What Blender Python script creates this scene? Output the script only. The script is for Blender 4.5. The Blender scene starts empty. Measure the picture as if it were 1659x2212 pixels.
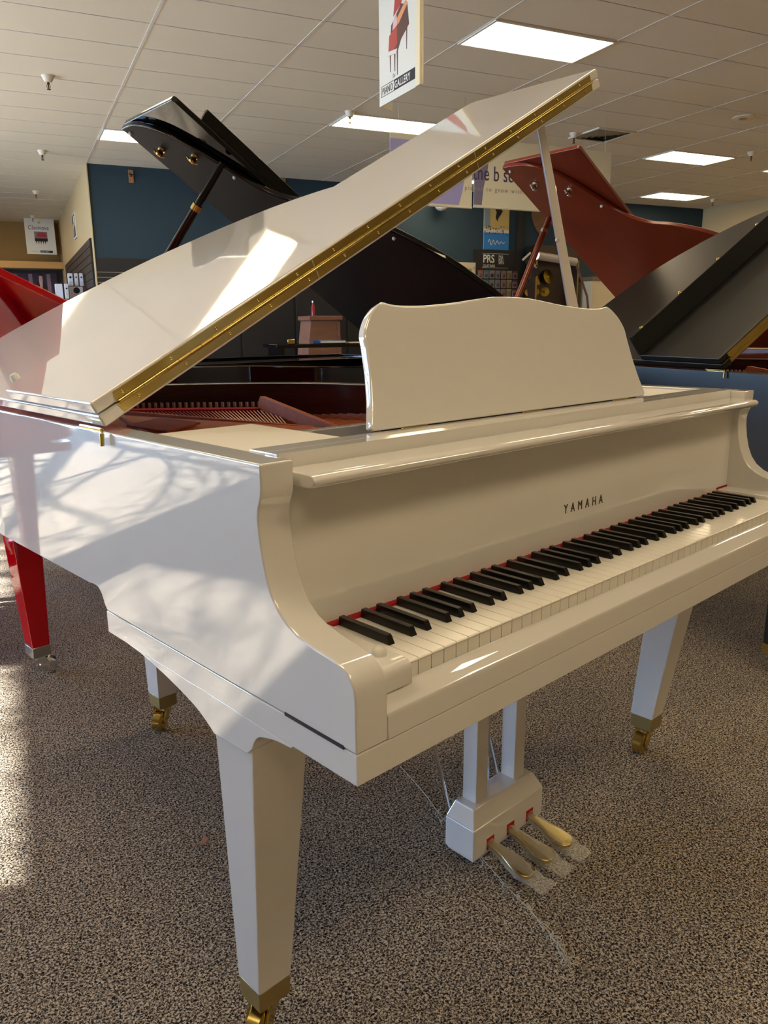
import bpy, bmesh, math, random
from mathutils import Vector, Matrix
S_ = bpy.context.scene
COL = S_.collection
PI = math.pi
def R(d): return math.radians(d)
# ------------------------------------------------------------------ camera
cd = bpy.data.cameras.new('camera'); cam = bpy.data.objects.new('camera', cd); COL.objects.link(cam)
S_.camera = cam
CX, CY, CZ = -0.5125, -0.5915, 1.140
YAW, PITCH, ROLL, FPX = 0.7562, 0.2355, -0.0087, 1673.9
fw = Vector((math.sin(YAW)*math.cos(PITCH), math.cos(YAW)*math.cos(PITCH), -math.sin(PITCH)))
rt = Vector((math.cos(YAW), -math.sin(YAW), 0)); up = rt.cross(fw)
r2 = rt*math.cos(ROLL)+up*math.sin(ROLL); u2 = -rt*math.sin(ROLL)+up*math.cos(ROLL)
m = Matrix((r2, u2, -fw)).transposed().to_4x4(); m.translation = (CX, CY, CZ)
cam.matrix_world = m
cd.sensor_fit = 'VERTICAL'; cd.sensor_height = 36; cd.lens = 36*FPX/2212.0; cd.clip_start = .02; cd.clip_end = 200
# ------------------------------------------------------------------ colour management, world, sun
vs = S_.view_settings; vs.view_transform = 'Standard'; vs.look = 'None'; vs.gamma = 1; vs.use_curve_mapping = False
vs.exposure = 0.42
LAMP = 9.5; LAMPC = (1, .79, .50)
SKY = 21.0; SUN = 54.0
w = bpy.data.worlds.new('world'); S_.world = w; w.use_nodes = True
nt = w.node_tree; bg = nt.nodes['Background']
tc = nt.nodes.new('ShaderNodeTexCoord'); sp = nt.nodes.new('ShaderNodeSeparateXYZ'); cr = nt.nodes.new('ShaderNodeValToRGB')
nt.links.new(tc.outputs['Generated'], sp.inputs[0]); nt.links.new(sp.outputs['Z'], cr.inputs[0]); nt.links.new(cr.outputs[0], bg.inputs[0])
cr.color_ramp.elements[0].position = 0; cr.color_ramp.elements[0].color = (.42, .66, 1, 1)
cr.color_ramp.elements[1].position = .6; cr.color_ramp.elements[1].color = (.22, .46, 1, 1)
bg.inputs[1].default_value = SKY
ROOM = R(-18.2)          # the shop's walls and ceiling grid are turned against the white piano
E1 = Vector((math.cos(ROOM), math.sin(ROOM), 0)); E2 = Vector((-math.sin(ROOM), math.cos(ROOM), 0))
def AB(a, b, z=0): return E1*a+E2*b+Vector((0, 0, z))
sl = bpy.data.lights.new('sun', 'SUN'); sl.energy = SUN; sl.angle = R(.6); sl.color = (1, .96, .89)
so = bpy.data.objects.new('sun', sl); COL.objects.link(so)
SAZ, SEL = R(-30), R(25.3)
sd = Vector((math.cos(SAZ)*math.cos(SEL), math.sin(SAZ)*math.cos(SEL), -math.sin(SEL)))
so.rotation_euler = sd.to_track_quat('-Z', 'Y').to_euler(); so.location = (-8, 4, 6)
H = 3.48
# ------------------------------------------------------------------ materials
def lin(c): return tuple((x/255/12.92 if x/255 <= .04045 else ((x/255+.055)/1.055)**2.4) for x in c)+(1,)
MATS = {}
def mat(name, rgb, rough=.5, metal=0, coat=0, emit=None, ior=1.5, alpha=1, trans=0, bump=None, var=None):
    if name in MATS: return MATS[name]
    m = bpy.data.materials.new(name); m.use_nodes = True; t = m.node_tree; b = t.nodes['Principled BSDF']
    c = lin(rgb); b.inputs['Base Color'].default_value = c
    b.inputs['Roughness'].default_value = rough; b.inputs['Metallic'].default_value = metal
    b.inputs['Coat Weight'].default_value = coat; b.inputs['Coat Roughness'].default_value = .03
    b.inputs['IOR'].default_value = ior; b.inputs['Alpha'].default_value = alpha
    b.inputs['Transmission Weight'].default_value = trans
    if emit: b.inputs['Emission Color'].default_value = (*emit[0], 1); b.inputs['Emission Strength'].default_value = emit[1]
    tcn = t.nodes.new('ShaderNodeTexCoord')
    if var:      # var = (scale, amount, stretch)
        mp = t.nodes.new('ShaderNodeMapping'); mp.inputs['Scale'].default_value = var[2] if len(var) > 2 else (1, 1, 1)
        n = t.nodes.new('ShaderNodeTexNoise'); n.inputs['Scale'].default_value = var[0]; n.inputs['Detail'].default_value = 4
        r = t.nodes.new('ShaderNodeValToRGB'); a = var[1]
        r.color_ramp.elements[0].position = .3; r.color_ramp.elements[1].position = .7
        r.color_ramp.elements[0].color = tuple(max(0, x*(1-a)) for x in c[:3])+(1,)
        r.color_ramp.elements[1].color = tuple(min(1, x*(1+a)) for x in c[:3])+(1,)
        t.links.new(tcn.outputs['Object'], mp.inputs[0]); t.links.new(mp.outputs[0], n.inputs[0])
        t.links.new(n.outputs[0], r.inputs[0]); t.links.new(r.outputs[0], b.inputs['Base Color'])
    if bump:     # (scale, strength, distance)
        n = t.nodes.new('ShaderNodeTexNoise'); n.inputs['Scale'].default_value = bump[0]; n.inputs['Detail'].default_value = 3
        bp = t.nodes.new('ShaderNodeBump'); bp.inputs['Strength'].default_value = bump[1]; bp.inputs['Distance'].default_value = bump[2]
        t.links.new(tcn.outputs['Object'], n.inputs[0]); t.links.new(n.outputs[0], bp.inputs['Height']); t.links.new(bp.outputs[0], b.inputs['Normal'])
    MATS[name] = m; return m
WHITE = mat('white_lacquer', (228, 226, 222), .03, ior=1.6, coat=.75, bump=(3, .05, .01))
WHITE.node_tree.nodes['Principled BSDF'].inputs['Coat IOR'].default_value = 1.9
SATW = mat('white_satin_shelf', (226, 222, 212), .5, ior=1.3)
IVORY = mat('white_key_plastic', (240, 237, 228), .12)
EBONY = mat('black_key_plastic', (16, 15, 15), .28)
BRASS = mat('polished_brass', (206, 182, 108), .2, metal=1, var=(6, .15, (1, 1, 1)))
BRUSH = mat('satin_brass', (168, 148, 98), .42, metal=.7, bump=(160, .1, .001))
CHROME = mat('chrome', (225, 225, 225), .12, metal=1)
NICKEL = mat('nickel_casting', (180, 178, 170), .3, metal=1, bump=(60, .3, .002))
FELT = mat('red_felt', (165, 18, 28), .95)
MAHOG = mat('dark_mahogany', (48, 20, 20), .25, var=(4, .3, (1, 1, 9)))
COPPER = mat('bronze_plate', (184, 96, 44), .6, metal=0, var=(40, .12))
WIRE = mat('copper_string', (215, 160, 130), .3, metal=.85)
STEEL = mat('steel_pin', (205, 205, 205), .25, metal=1)
BLACKG = mat('black_gloss_lacquer', (7, 7, 8), .05, ior=1.5)
BLACKU = mat('black_lid_underside', (20, 16, 13), .5, ior=1.25, bump=(90, .2, .002))
BLACKS = mat('black_satin_lacquer', (20, 20, 20), .36)
REDG = mat('red_gloss_lacquer', (170, 2, 14), .04, ior=1.55)
CHERRY = mat('cherry_wood_lacquer', (112, 40, 20), .28, var=(2, .10, (1, 5, 1)))
DARKV = mat('slot_shade', (26, 20, 18), .6)
RUBBER = mat('black_rubber', (18, 18, 18), .6)
CREAM = mat('clear_white_bumper', (222, 222, 214), .3)
INK = mat('bronze_inlay', (70, 55, 35), .35, metal=.6)
BLK = mat('black_print', (22, 20, 22), .7)
# ------------------------------------------------------------------ mesh helpers
class MB:
    def __init__(s): s.bm = bmesh.new(); s.wn = 0
    def _merge(s, t, M=None, bev=0, seg=2, edges=None, mi=0):
        bmesh.ops.recalc_face_normals(t, faces=t.faces)
        if bev > 0:
            s.wn = 1
            if edges is None: edges = [e for e in t.edges if len(e.link_faces) == 2 and e.calc_face_angle(0) > R(25)]
            if edges: bmesh.ops.bevel(t, geom=edges, offset=bev, segments=seg, profile=.5, affect='EDGES', clamp_overlap=True)
        for f in t.faces: f.smooth = True; f.material_index = mi
        if M is not None: t.transform(M)
        me = bpy.data.meshes.new('t'); t.to_mesh(me); t.free(); s.bm.from_mesh(me); bpy.data.meshes.remove(me)
        return s
    def box(s, x0, x1, y0, y1, z0, z1, bev=0, seg=2, M=None, mi=0):
        t = bmesh.new(); bmesh.ops.create_cube(t, size=1)
        for v in t.verts: v.co = Vector(((x0+x1)/2+v.co.x*(x1-x0), (y0+y1)/2+v.co.y*(y1-y0), (z0+z1)/2+v.co.z*(z1-z0)))
        return s._merge(t, M, bev, seg, mi=mi)
    def prism(s, poly, ax, lo, hi, bev=0, seg=2, M=None, skip=None, mi=0):
        # poly in the plane across axis ax; skip(p, q) -> True leaves that edge sharp
        t = bmesh.new()
        def P(u, v, h): return {'x': (h, u, v), 'y': (u, h, v), 'z': (u, v, h)}[ax]
        A = [t.verts.new(P(u, v, lo)) for u, v in poly]; B = [t.verts.new(P(u, v, hi)) for u, v in poly]
        t.faces.new(A); t.faces.new(B[::-1]); n = len(poly)
        for i in range(n): t.faces.new((A[i], A[(i+1) % n], B[(i+1) % n], B[i]))
        ed = None
        if bev > 0:
            caps = set(); 
            for L in (A, B):
                for i in range(n):
                    if skip and skip(poly[i], poly[(i+1) % n]): continue
                    e = t.edges.get((L[i], L[(i+1) % n]))
                    if e: caps.add(e)
            for i in range(n):
                e = t.edges.get((A[i], B[i])); bmesh.ops.recalc_face_normals
                a, b, c = Vector(poly[i-1]), Vector(poly[i]), Vector(poly[(i+1) % n])
                if (b-a).length > 0 and (c-b).length > 0 and (b-a).angle(c-b) > R(35) and not (skip and (skip(poly[i-1], poly[i]) or skip(poly[i], poly[(i+1) % n]))): caps.add(e)
            ed = list(caps)
        return s._merge(t, M, bev, seg, ed, mi=mi)
    def tube(s, pts, r, n=8, caps=True, M=None, mi=0):
        t = bmesh.new(); pts = [Vector(p) for p in pts]; rs = r if isinstance(r, (list, tuple)) else [r]*len(pts); rings = []
        for i, p in enumerate(pts):
            d = (pts[min(i+1, len(pts)-1)]-pts[max(i-1, 0)]).normalized()
            a = Vector((0, 0, 1)) if abs(d.z) < .9 else Vector((1, 0, 0)); u = d.cross(a).normalized(); v = d.cross(u)
            rings.append([t.verts.new(p+(u*math.cos(2*PI*k/n)+v*math.sin(2*PI*k/n))*rs[i]) for k in range(n)])
        for A, B in zip(rings, rings[1:]):
            for k in range(n): t.faces.new((A[k], A[(k+1) % n], B[(k+1) % n], B[k]))
        if caps: t.faces.new(rings[0][::-1]); t.faces.new(rings[-1])
        return s._merge(t, M, mi=mi)
    def lathe(s, prof, n=20, M=None, mi=0):
        t = bmesh.new(); rings = []
        for r, z in prof:
            rings.append([t.verts.new((0, 0, z))] if r < 1e-6 else [t.verts.new((r*math.cos(2*PI*k/n), r*math.sin(2*PI*k/n), z)) for k in range(n)])
        for A, B in zip(rings, rings[1:]):
            for k in range(n):
                a = [A[k % len(A)], A[(k+1) % len(A)], B[(k+1) % len(B)], B[k % len(B)]]
                f = list(dict.fromkeys(a))
                if len(f) > 2: t.faces.new(f)
        return s._merge(t, M, mi=mi)
    def frus(s, q0, q1, z0, z1, bev=0, seg=2, M=None):     # quads (x0,x1,y0,y1) at two heights
        t = bmesh.new()
        def ring(q, z): return [t.verts.new(c) for c in ((q[0], q[2], z), (q[1], q[2], z), (q[1], q[3], z), (q[0], q[3], z))]
        A, B = ring(q0, z0), ring(q1, z1); t.faces.new(A[::-1]); t.faces.new(B)
        for k in range(4): t.faces.new((A[k], A[(k+1) % 4], B[(k+1) % 4], B[k]))
        return s._merge(t, M, bev, seg)
    def quad(s, *pts, mi=0):
        f = s.bm.faces.new([s.bm.verts.new(p) for p in pts]); f.material_index = mi; return s
    def mesh(s, name, mats, ang=38):
        me = bpy.data.meshes.new(name); s.bm.to_mesh(me); s.bm.free()
        if s.wn: me['wn'] = 1
        for mm in (mats if isinstance(mats, (list, tuple)) else [mats]): me.materials.append(mm)
        try: me.set_sharp_from_angle(angle=R(ang))
        except Exception: pass
        return me
    def obj(s, name, mats, parent=None, ang=38, **kw): return link(name, s.mesh(name, mats, ang), parent, **kw)
def link(name, me, parent=None, label=None, cat=None, group=None, kind=None, loc=None, rz=None):
    o = bpy.data.objects.new(name, me); COL.objects.link(o)
    if parent: o.parent = parent
    if me is not None and me.get('wn'):
        md = o.modifiers.new('face_weighted_normals', 'WEIGHTED_NORMAL'); md.keep_sharp = True; md.weight = 100
    return tag(o, label, cat, group, kind, loc, rz)
def tag(o, label=None, cat=None, group=None, kind=None, loc=None, rz=None):
    if label: o['label'] = label
    if cat: o['category'] = cat
    if group: o['group'] = group
    if kind: o['kind'] = kind
    if loc is not None: o.location = loc
    if rz is not None: o.rotation_euler.z = rz
    return o
def thing(name, label, cat, loc=(0, 0, 0), rz=0, group=None): return link(name, None, None, label, cat, group, None, loc, rz)
def smooth_path(pts, n=5, closed=False):
    P = [Vector((*p, 0)) if len(p) == 2 else Vector(p) for p in pts]; out = []
    for i in range(len(P)-1):
        a, b, c, d = P[max(i-1, 0)], P[i], P[i+1], P[min(i+2, len(P)-1)]
        for k in range(n):
            t = k/n; out.append(.5*((2*b)+(-a+c)*t+(2*a-5*b+4*c-d)*t*t+(-a+3*b-3*c+d)*t**3))
    out.append(P[-1]); return [tuple(v[:len(pts[0])]) for v in out]
def text(name, body, size, M, mat_, parent=None, ext=.0006, space=1, sx=1, align='LEFT', shear=0, bold=0, **kw):
    c = bpy.data.curves.new(name, 'FONT'); c.body = body; c.size = size; c.extrude = ext; c.space_character = space; c.align_x = align; c.shear = shear; c.offset = bold
    o = bpy.data.objects.new(name, c); COL.objects.link(o); dg = bpy.context.evaluated_depsgraph_get(); dg.update()
    me = bpy.data.meshes.new_from_object(o.evaluated_get(dg)); bpy.data.objects.remove(o)
    me.transform(M @ Matrix.Diagonal((sx, 1, 1, 1))); me.materials.clear(); me.materials.append(mat_); me.name = name
    return link(name, me, parent, **kw)
def frame_M(o, x, y):   # matrix with origin o, local x, y axes (z = out of the page)
    x = Vector(x).normalized(); y = Vector(y).normalized(); z = x.cross(y)
    M = Matrix((x, y, z)).transposed().to_4x4(); M.translation = Vector(o); return M
# ------------------------------------------------------------------ the room
ROT = Matrix.Rotation(ROOM, 4, 'Z')
def room(name, mb, m, kind='structure', parent=None, **kw):
    o = mb.obj(name, m, parent, kind=kind, **kw)
    if parent is None: o.rotation_euler.z = ROOM
    return o
def carpet_mat():
    m = bpy.data.materials.new('speckled_carpet'); m.use_nodes = True; t = m.node_tree; b = t.nodes['Principled BSDF']
    b.inputs['Roughness'].default_value = 1; b.inputs['Specular IOR Level'].default_value = .05
    tcn = t.nodes.new('ShaderNodeTexCoord')
    n = t.nodes.new('ShaderNodeTexNoise'); n.inputs['Scale'].default_value = 250; n.inputs['Detail'].default_value = 2; n.inputs['Roughness'].default_value = .6; n.inputs['Distortion'].default_value = .8
    r = t.nodes.new('ShaderNodeValToRGB'); e = r.color_ramp.elements
    e[0].position = .40; e[0].color = lin((34, 30, 31)); e[1].position = .60; e[1].color = lin((222, 208, 186))
    x = r.color_ramp.elements.new(.50); x.color = lin((138, 124, 110))
    n2 = t.nodes.new('ShaderNodeTexNoise'); n2.inputs['Scale'].default_value = 1.3; n2.inputs['Detail'].default_value = 3
    mx = t.nodes.new('ShaderNodeMixRGB'); mx.blend_type = 'MULTIPLY'; mx.inputs[0].default_value = 1
    r2 = t.nodes.new('ShaderNodeValToRGB'); r2.color_ramp.elements[0].color = (.82, .82, .82, 1); r2.color_ramp.elements[0].position = .3; r2.color_ramp.elements[1].position = .7
    bp = t.nodes.new('ShaderNodeBump'); bp.inputs['Strength'].default_value = .9; bp.inputs['Distance'].default_value = .004
    L = t.links.new
    L(tcn.outputs['Object'], n.inputs[0]); L(tcn.outputs['Object'], n2.inputs[0]); L(n.outputs[0], r.inputs[0]); L(n2.outputs[0], r2.inputs[0])
    L(r.outputs[0], mx.inputs[1]); L(r2.outputs[0], mx.inputs[2]); L(mx.outputs[0], b.inputs['Base Color'])
    L(n.outputs[0], bp.inputs['Height']); L(bp.outputs[0], b.inputs['Normal'])
    return m
CARPET = carpet_mat()
TILE = mat('ceiling_tile_white', (224, 214, 192), .9, bump=(120, .25, .002))
TBAR = mat('ceiling_grid_paint', (214, 208, 196), .6)
TAN = mat('tan_wall_paint', (196, 172, 128), .85)
TAN2 = mat('brown_tan_wall_paint', (150, 118, 66), .85)
BLUE = mat('teal_blue_wall_paint', (34, 56, 68), .8)
PAVE = mat('pavement', (168, 165, 158), .9, var=(3, .1))
FRAME = mat('window_frame_metal', (120, 112, 100), .4, metal=.6)
A0, A1, B0, B1, BN = -6.0, 13.2, -4.5, 12.1, 19.4
room('floor', MB().box(A0-.2, A1+.2, B0-.2, BN+.2, -.1, 0), CARPET)
ceil = room('ceiling', MB().box(A0-.2, A1+.2, B0-.2, BN+.2, H+.04, H+.14), TILE)
room('wall_back', MB().box(.98, A1+.2, B1, B1+.15, 0, H+.04), BLUE)
room('wall_niche_side', MB().box(.965, .98, B1-.03, BN, 0, H+.04), TAN)
room('wall_niche_back', MB().box(A0, .98, BN, BN+.15, 0, H+.04), TAN2)
room('wall_right', MB().box(A1, A1+.15, B0, B1, 0, H+.04), TAN)
room('wall_front', MB().box(A0, A1, B0-.15, B0, 0, H+.04), TAN)
# window wall: columns, header, sill
wl = MB()
cols = [(B0, 2.05), (3.3, 3.75), (8.1, 8.5), (12.0, BN)]
for b0, b1 in cols: wl.box(A0-.2, A0, b0, b1, 0, 2.79)
wl.box(A0-.2, A0, 2.05, 3.3, .1, 1.92); wl.box(A0-.2, A0, B0, BN, 2.79, H+.04); wl.box(A0-.2, A0, B0, BN, 0, .10)  # unseen lower part of the first window closed to block low sun
room('wall_left', wl, TAN)
GLASS = None
def glass_mat():
    m = bpy.data.materials.new('window_glass'); m.use_nodes = True; t = m.node_tree; t.nodes.clear()
    o = t.nodes.new('ShaderNodeOutputMaterial'); a = t.nodes.new('ShaderNodeBsdfTransparent'); g = t.nodes.new('ShaderNodeBsdfGlossy'); x = t.nodes.new('ShaderNodeMixShader'); f = None
    a.inputs[0].default_value = (.94, .96, .96, 1); g.inputs['Roughness'].default_value = .01
    x.inputs[0].default_value = .06; t.links.new(a.outputs[0], x.inputs[1]); t.links.new(g.outputs[0], x.inputs[2]); t.links.new(x.outputs[0], o.inputs[0]); return m
GLASS = glass_mat()
for i, (b0, b1) in enumerate([(2.05, 3.3), (3.75, 8.1), (8.5, 12.0)]):
    f = MB(); n = 1 if b1-b0 < 2 else 2 if b1-b0 < 4 else 3; zs = 1.92 if i == 0 else .1
    for k in range(n+1):
        c = b0+(b1-b0)*k/n; f.box(A0-.12, A0-.07, max(b0, c-.025), min(b1, c+.025), zs, 2.79)
    f.box(A0-.12, A0-.07, b0, b1, zs, zs+.05); f.box(A0-.12, A0-.07, b0, b1, 2.74, 2.79)
    wn = room('window_%d' % (i+1), f, FRAME)
    g = MB().box(A0-.098, A0-.092, b0+.02, b1-.02, zs+.04, 2.75).obj('pane', GLASS, wn)
gr = room('pavement', MB().box(A0-14, A0-.2, B0-12, BN+6, -.2, -.1), PAVE)
# portals at the windows
for i, (b0, b1) in enumerate([(2.05, 3.3), (3.75, 8.1), (8.5, 12.0)]):
    al = bpy.data.lights.new('window_portal', 'AREA'); al.shape = 'RECTANGLE'; al.size = b1-b0; al.size_y = .85 if i == 0 else 2.6
    al.cycles.is_portal = True
    ao = bpy.data.objects.new('window_portal', al); COL.objects.link(ao)
    ao.matrix_world = frame_M(AB(A0-.22, (b0+b1)/2, 2.35 if i == 0 else 1.42), E2, (0, 0, 1))@Matrix.Rotation(PI, 4, 'Y')
# suspended ceiling: tiles and grid bars
GA = [.98+1.22*k for k in range(-5, 11)]; GB = [5.06+.6*k for k in range(-15, 25)]
TROF = [(3.42, 5.06), (8.30, 8.06), (10.74, 10.76), (3.42, 8.06), (.98, 9.86), (-1.46, 14.06), (-.24, 5.06), (-1.46, 8.66), (.98, 2.06), (5.86, 2.06), (8.30, 4.46), (3.42, -.94), (-1.46, .26), (8.3, .26), (10.74, 5.06), (5.86, 11.06), (3.42, 2.66), (1.0-.02, -1.54), (-1.46, -2.74), (10.74, 1.46), (-1.46, 17.06), (10.74, 8.06)]  # seen panels first, then reflected ones; the rest unseen, added to light the room
VENT = (5.86, 7.46)
def is_hole(a, b): return any(abs(a-x) < .3 and abs(b-y) < .2 for x, y in TROF)
tme = MB().box(.012, 1.208, .012, .588, -.012, .004).mesh('ceiling_tile', TILE)
far = MB(); nt_ = 0
for i, a in enumerate(GA):
    for j, b in enumerate(GB):
        if is_hole(a, b): continue
        if b > BN-.3 or b < B0 or a+1.22 > A1+1.2 or (b > B1-.4 and a > .9): continue
        d = (AB(a+.6, b+.3, H)-Vector((CX, CY, CZ))); z = d.dot(fw); x = d.dot(r2)/max(z, .1)*FPX; y = d.dot(u2)/max(z, .1)*FPX
        if z > 1 and abs(x) < 1000 and abs(y) < 1300 and z < 10.5 and nt_ < 300:
            o = link('ceiling_tile', tme, ceil); o.location = (a, b, H+.012); nt_ += 1
        else: far.box(a+.012, a+1.208, b+.012, b+.588, H, H+.016)
far.obj('far_ceiling_tiles', TILE, ceil, kind='stuff')
bl = MB().box(-.012, .012, B0, BN, -.004, .03).mesh('grid_bar', TBAR)
bs = MB().box(A0, A1, -.008, .008, -.002, .03).mesh('grid_cross_bar', TBAR); bs2 = MB().box(A0, .98, -.008, .008, -.002, .03).mesh('grid_cross_bar', TBAR)
for a in GA:
    if A0 < a < A1: o = link('grid_bar', bl, ceil); o.location = (a, 0, H)
for b in GB:
    if B0 < b < BN: o = link('grid_cross_bar', bs if b < B1 else bs2, ceil); o.location = (0, b, H)
# troffers
DIFF = mat('lit_diffuser', (255, 250, 225), .6, emit=(LAMPC, LAMP))
TRIM = mat('fixture_white_trim', (225, 222, 210), .5)
tr_f = MB(); 
for q in [(.0, 1.22, .0, .022), (.0, 1.22, .578, .6), (.0, .022, .022, .578), (1.198, 1.22, .022, .578)]: tr_f.box(*q, -.014, .03)
tr_f = tr_f.mesh('trim_frame', TRIM); tr_d = MB().box(.022, 1.198, .022, .578, -.006, .02).mesh('diffuser', DIFF)
TL = {0: 'lit ceiling light panel closest to the hanging piano gallery sign', 1: 'lit ceiling light panel, nearer of the two right of the cherry piano', 2: 'lit ceiling light panel, farther of the two right of the cherry piano', 3: 'lit ceiling light panel partly behind the white piano lid', 4: 'lit ceiling light panel half hidden behind the open black piano lid', 5: 'lit ceiling light panel cut by the left edge, above the back alcove'}
for i, (a, b) in enumerate(TROF):
    t = thing('ceiling_light', TL.get(i, 'unseen ceiling light panel, from a set mostly added to light the room'), 'light', AB(a, b, H), ROOM, 'recessed light panels in the ceiling')
    link('trim_frame', tr_f, t); link('diffuser', tr_d, t)
# sprinklers
SPR = mat('sprinkler_cup', (222, 210, 188), .5); SPB = mat('sprinkler_bronze', (90, 70, 50), .4, metal=.8)
sc_ = MB().lathe([(0, 0), (.045, 0), (.045, -.006), (.03, -.035), (.024, -.045), (0, -.045)]).mesh('cup', SPR)
sh_ = MB().lathe([(0, -.04), (.009, -.04), (.009, -.058), (.004, -.062), (.004, -.085), (0, -.085)], 10)
sh_.tube([(.008, 0, -.058), (.014, 0, -.075), (.004, 0, -.09)], .002, 5); sh_.tube([(-.008, 0, -.058), (-.014, 0, -.075), (-.004, 0, -.09)], .002, 5)
sh_.lathe([(0, -.09), (.014, -.09), (.014, -.094), (0, -.094)], 12); sh_ = sh_.mesh('head', SPB)
SL = ['white cupped sprinkler head nearest the upper left corner', 'white cupped sprinkler head above the tan alcove corner', 'white cupped sprinkler head in front of the middle light panel', 'white cupped sprinkler head above the cherry piano lid, left of the vent', 'white cupped sprinkler head at the right end of the light panel on the right', 'white cupped sprinkler head just right of the farthest light panel', 'white cupped sprinkler head at the far end of the alcove ceiling', 'white cupped sprinkler head peeking over the black piano lid edge', 'small sprinkler head above the poster in the alcove']
for i, (a, b) in enumerate([(.29, 7.98), (.36, 11.45), (3.41, 8.0), (6.39, 7.82), (9.42, 7.72), (12.32, 11.04), (.38, 14.9), (3.42, 11.43), (.41, 18.2)]):
    t = thing('fire_sprinkler', SL[i], 'sprinkler', AB(a, b, H), 0, 'fire sprinklers on the ceiling'); t.scale = (1.3, 1.3, 1.3); link('cup', sc_, t); link('head', sh_, t)
t = thing('smoke_detector', 'round white ceiling speaker disc above the right side', 'detector', AB(7.74, 6.42, H), 0)
MB().lathe([(0, -.012), (.03, -.012), (.05, -.02), (.075, -.016), (.11, -.02), (.13, -.012), (.13, 0), (0, 0)], 32).obj('housing', SPR, t)
MB().lathe([(0, -.026), (.035, -.024), (.045, -.012), (0, -.012)], 20).obj('core', BRUSH, t)
# air vent
t = thing('air_vent', 'square metal air vent with dark louvres in the ceiling', 'vent', AB(VENT[0]+.62, VENT[1], H), ROOM)
vm = MB(); [vm.box(*q, -.016, 0) for q in ((0, .6, 0, .03), (0, .6, .57, .6), (0, .03, .03, .57), (.57, .6, .03, .57))]; vm.obj('trim_frame', TRIM, t)
MB().box(.03, .57, .03, .57, -.003, 0).obj('duct_opening', mat('duct_shade', (70, 62, 52), .8), t)
VL = mat('vent_louvre', (150, 140, 120), .5, metal=.4)
for k in range(4):
    q = .07+.06*k
    v = MB()
    for (x0, y0, x1, y1) in ((q, q, .6-q, q), (.6-q, q, .6-q, .6-q), (.6-q, .6-q, q, .6-q), (q, .6-q, q, q)):
        dx, dy = (x1-x0), (y1-y0); L = math.hypot(dx, dy); nx, ny = -dy/L*.035, dx/L*.035
        v.quad((x0, y0, -.003), (x1, y1, -.003), (x1+nx, y1+ny, -.022), (x0+nx, y0+ny, -.022))
    v.obj('louvre', VL, t)
# ------------------------------------------------------------------ pianos
OUT = [(1.553, .596), (1.545, .70), (1.49, .80), (1.40, .87), (1.27, .935), (1.14, 1.00), (1.07, 1.08), (1.035, 1.18), (.97, 1.30), (.87, 1.41), (.77, 1.49), (.66, 1.56), (.53, 1.612), (.40, 1.645), (.25, 1.66), (.13, 1.62), (.05, 1.50), (.01, 1.36), (0, 1.20)]
RIMC = [(0, 1.15), (.01, 1.33), (.045, 1.45), (.12, 1.545), (.24, 1.585), (.37, 1.575), (.49, 1.545), (.61, 1.495), (.71, 1.43), (.80, 1.355), (.895, 1.25), (.955, 1.14), (.985, 1.04), (1.05, .965), (1.17, .90), (1.29, .835), (1.375, .77), (1.42, .70), (1.43, .62)]
ARM = [(0, .671), (0, .735), (.0015, .748), (.006, .7585), (.013, .766), (.022, .771), (.04, .7745), (.07, .778), (.10, .784), (.122, .793), (.140, .806), (.153, .823), (.1625, .845), (.169, .870), (.1730, .895), (.1745, .915), (.1725, .927), (.168, .937), (.165, .945), (.164, .955), (.164, .9825)]
ZT = .9825
W = 1.43
def caster(name, parent, x, y, ang, mt, r=.029, z0=.07, wm=None):
    c = MB(); Mx = Matrix.Translation((x, y, 0)) @ Matrix.Rotation(ang, 4, 'Z')
    # fork: two cheeks sweeping back from the mounting plate to the axle
    for sy in (-1, 1):
        c.prism([(-.022, z0), (.024, z0), (.022, z0-.012), (.034, r+.014), (.036, r-.004), (.028, r-.010), (.016, r-.006), (.006, r+.010), (-.014, z0-.014)], 'y', sy*.017-.003, sy*.017+.003, .0012, 1, Mx)
    c.box(-.022, .024, -.02, .02, z0-.006, z0, .001, 1, Mx)
    c.tube([(.028, -.021, r), (.028, .021, r)], .005, 10, M=Mx)
    o = c.obj(name, mt, parent)
    wheel = MB().lathe([(0, -.0138), (r*.8, -.0138), (r, -.011), (r, .011), (r*.8, .0138), (0, .0138)], 26, Mx @ Matrix.Translation((.028, 0, r)) @ Matrix.Rotation(PI/2, 4, 'X'))
    wheel.obj('wheel', wm or mt, parent)
    return o
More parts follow.
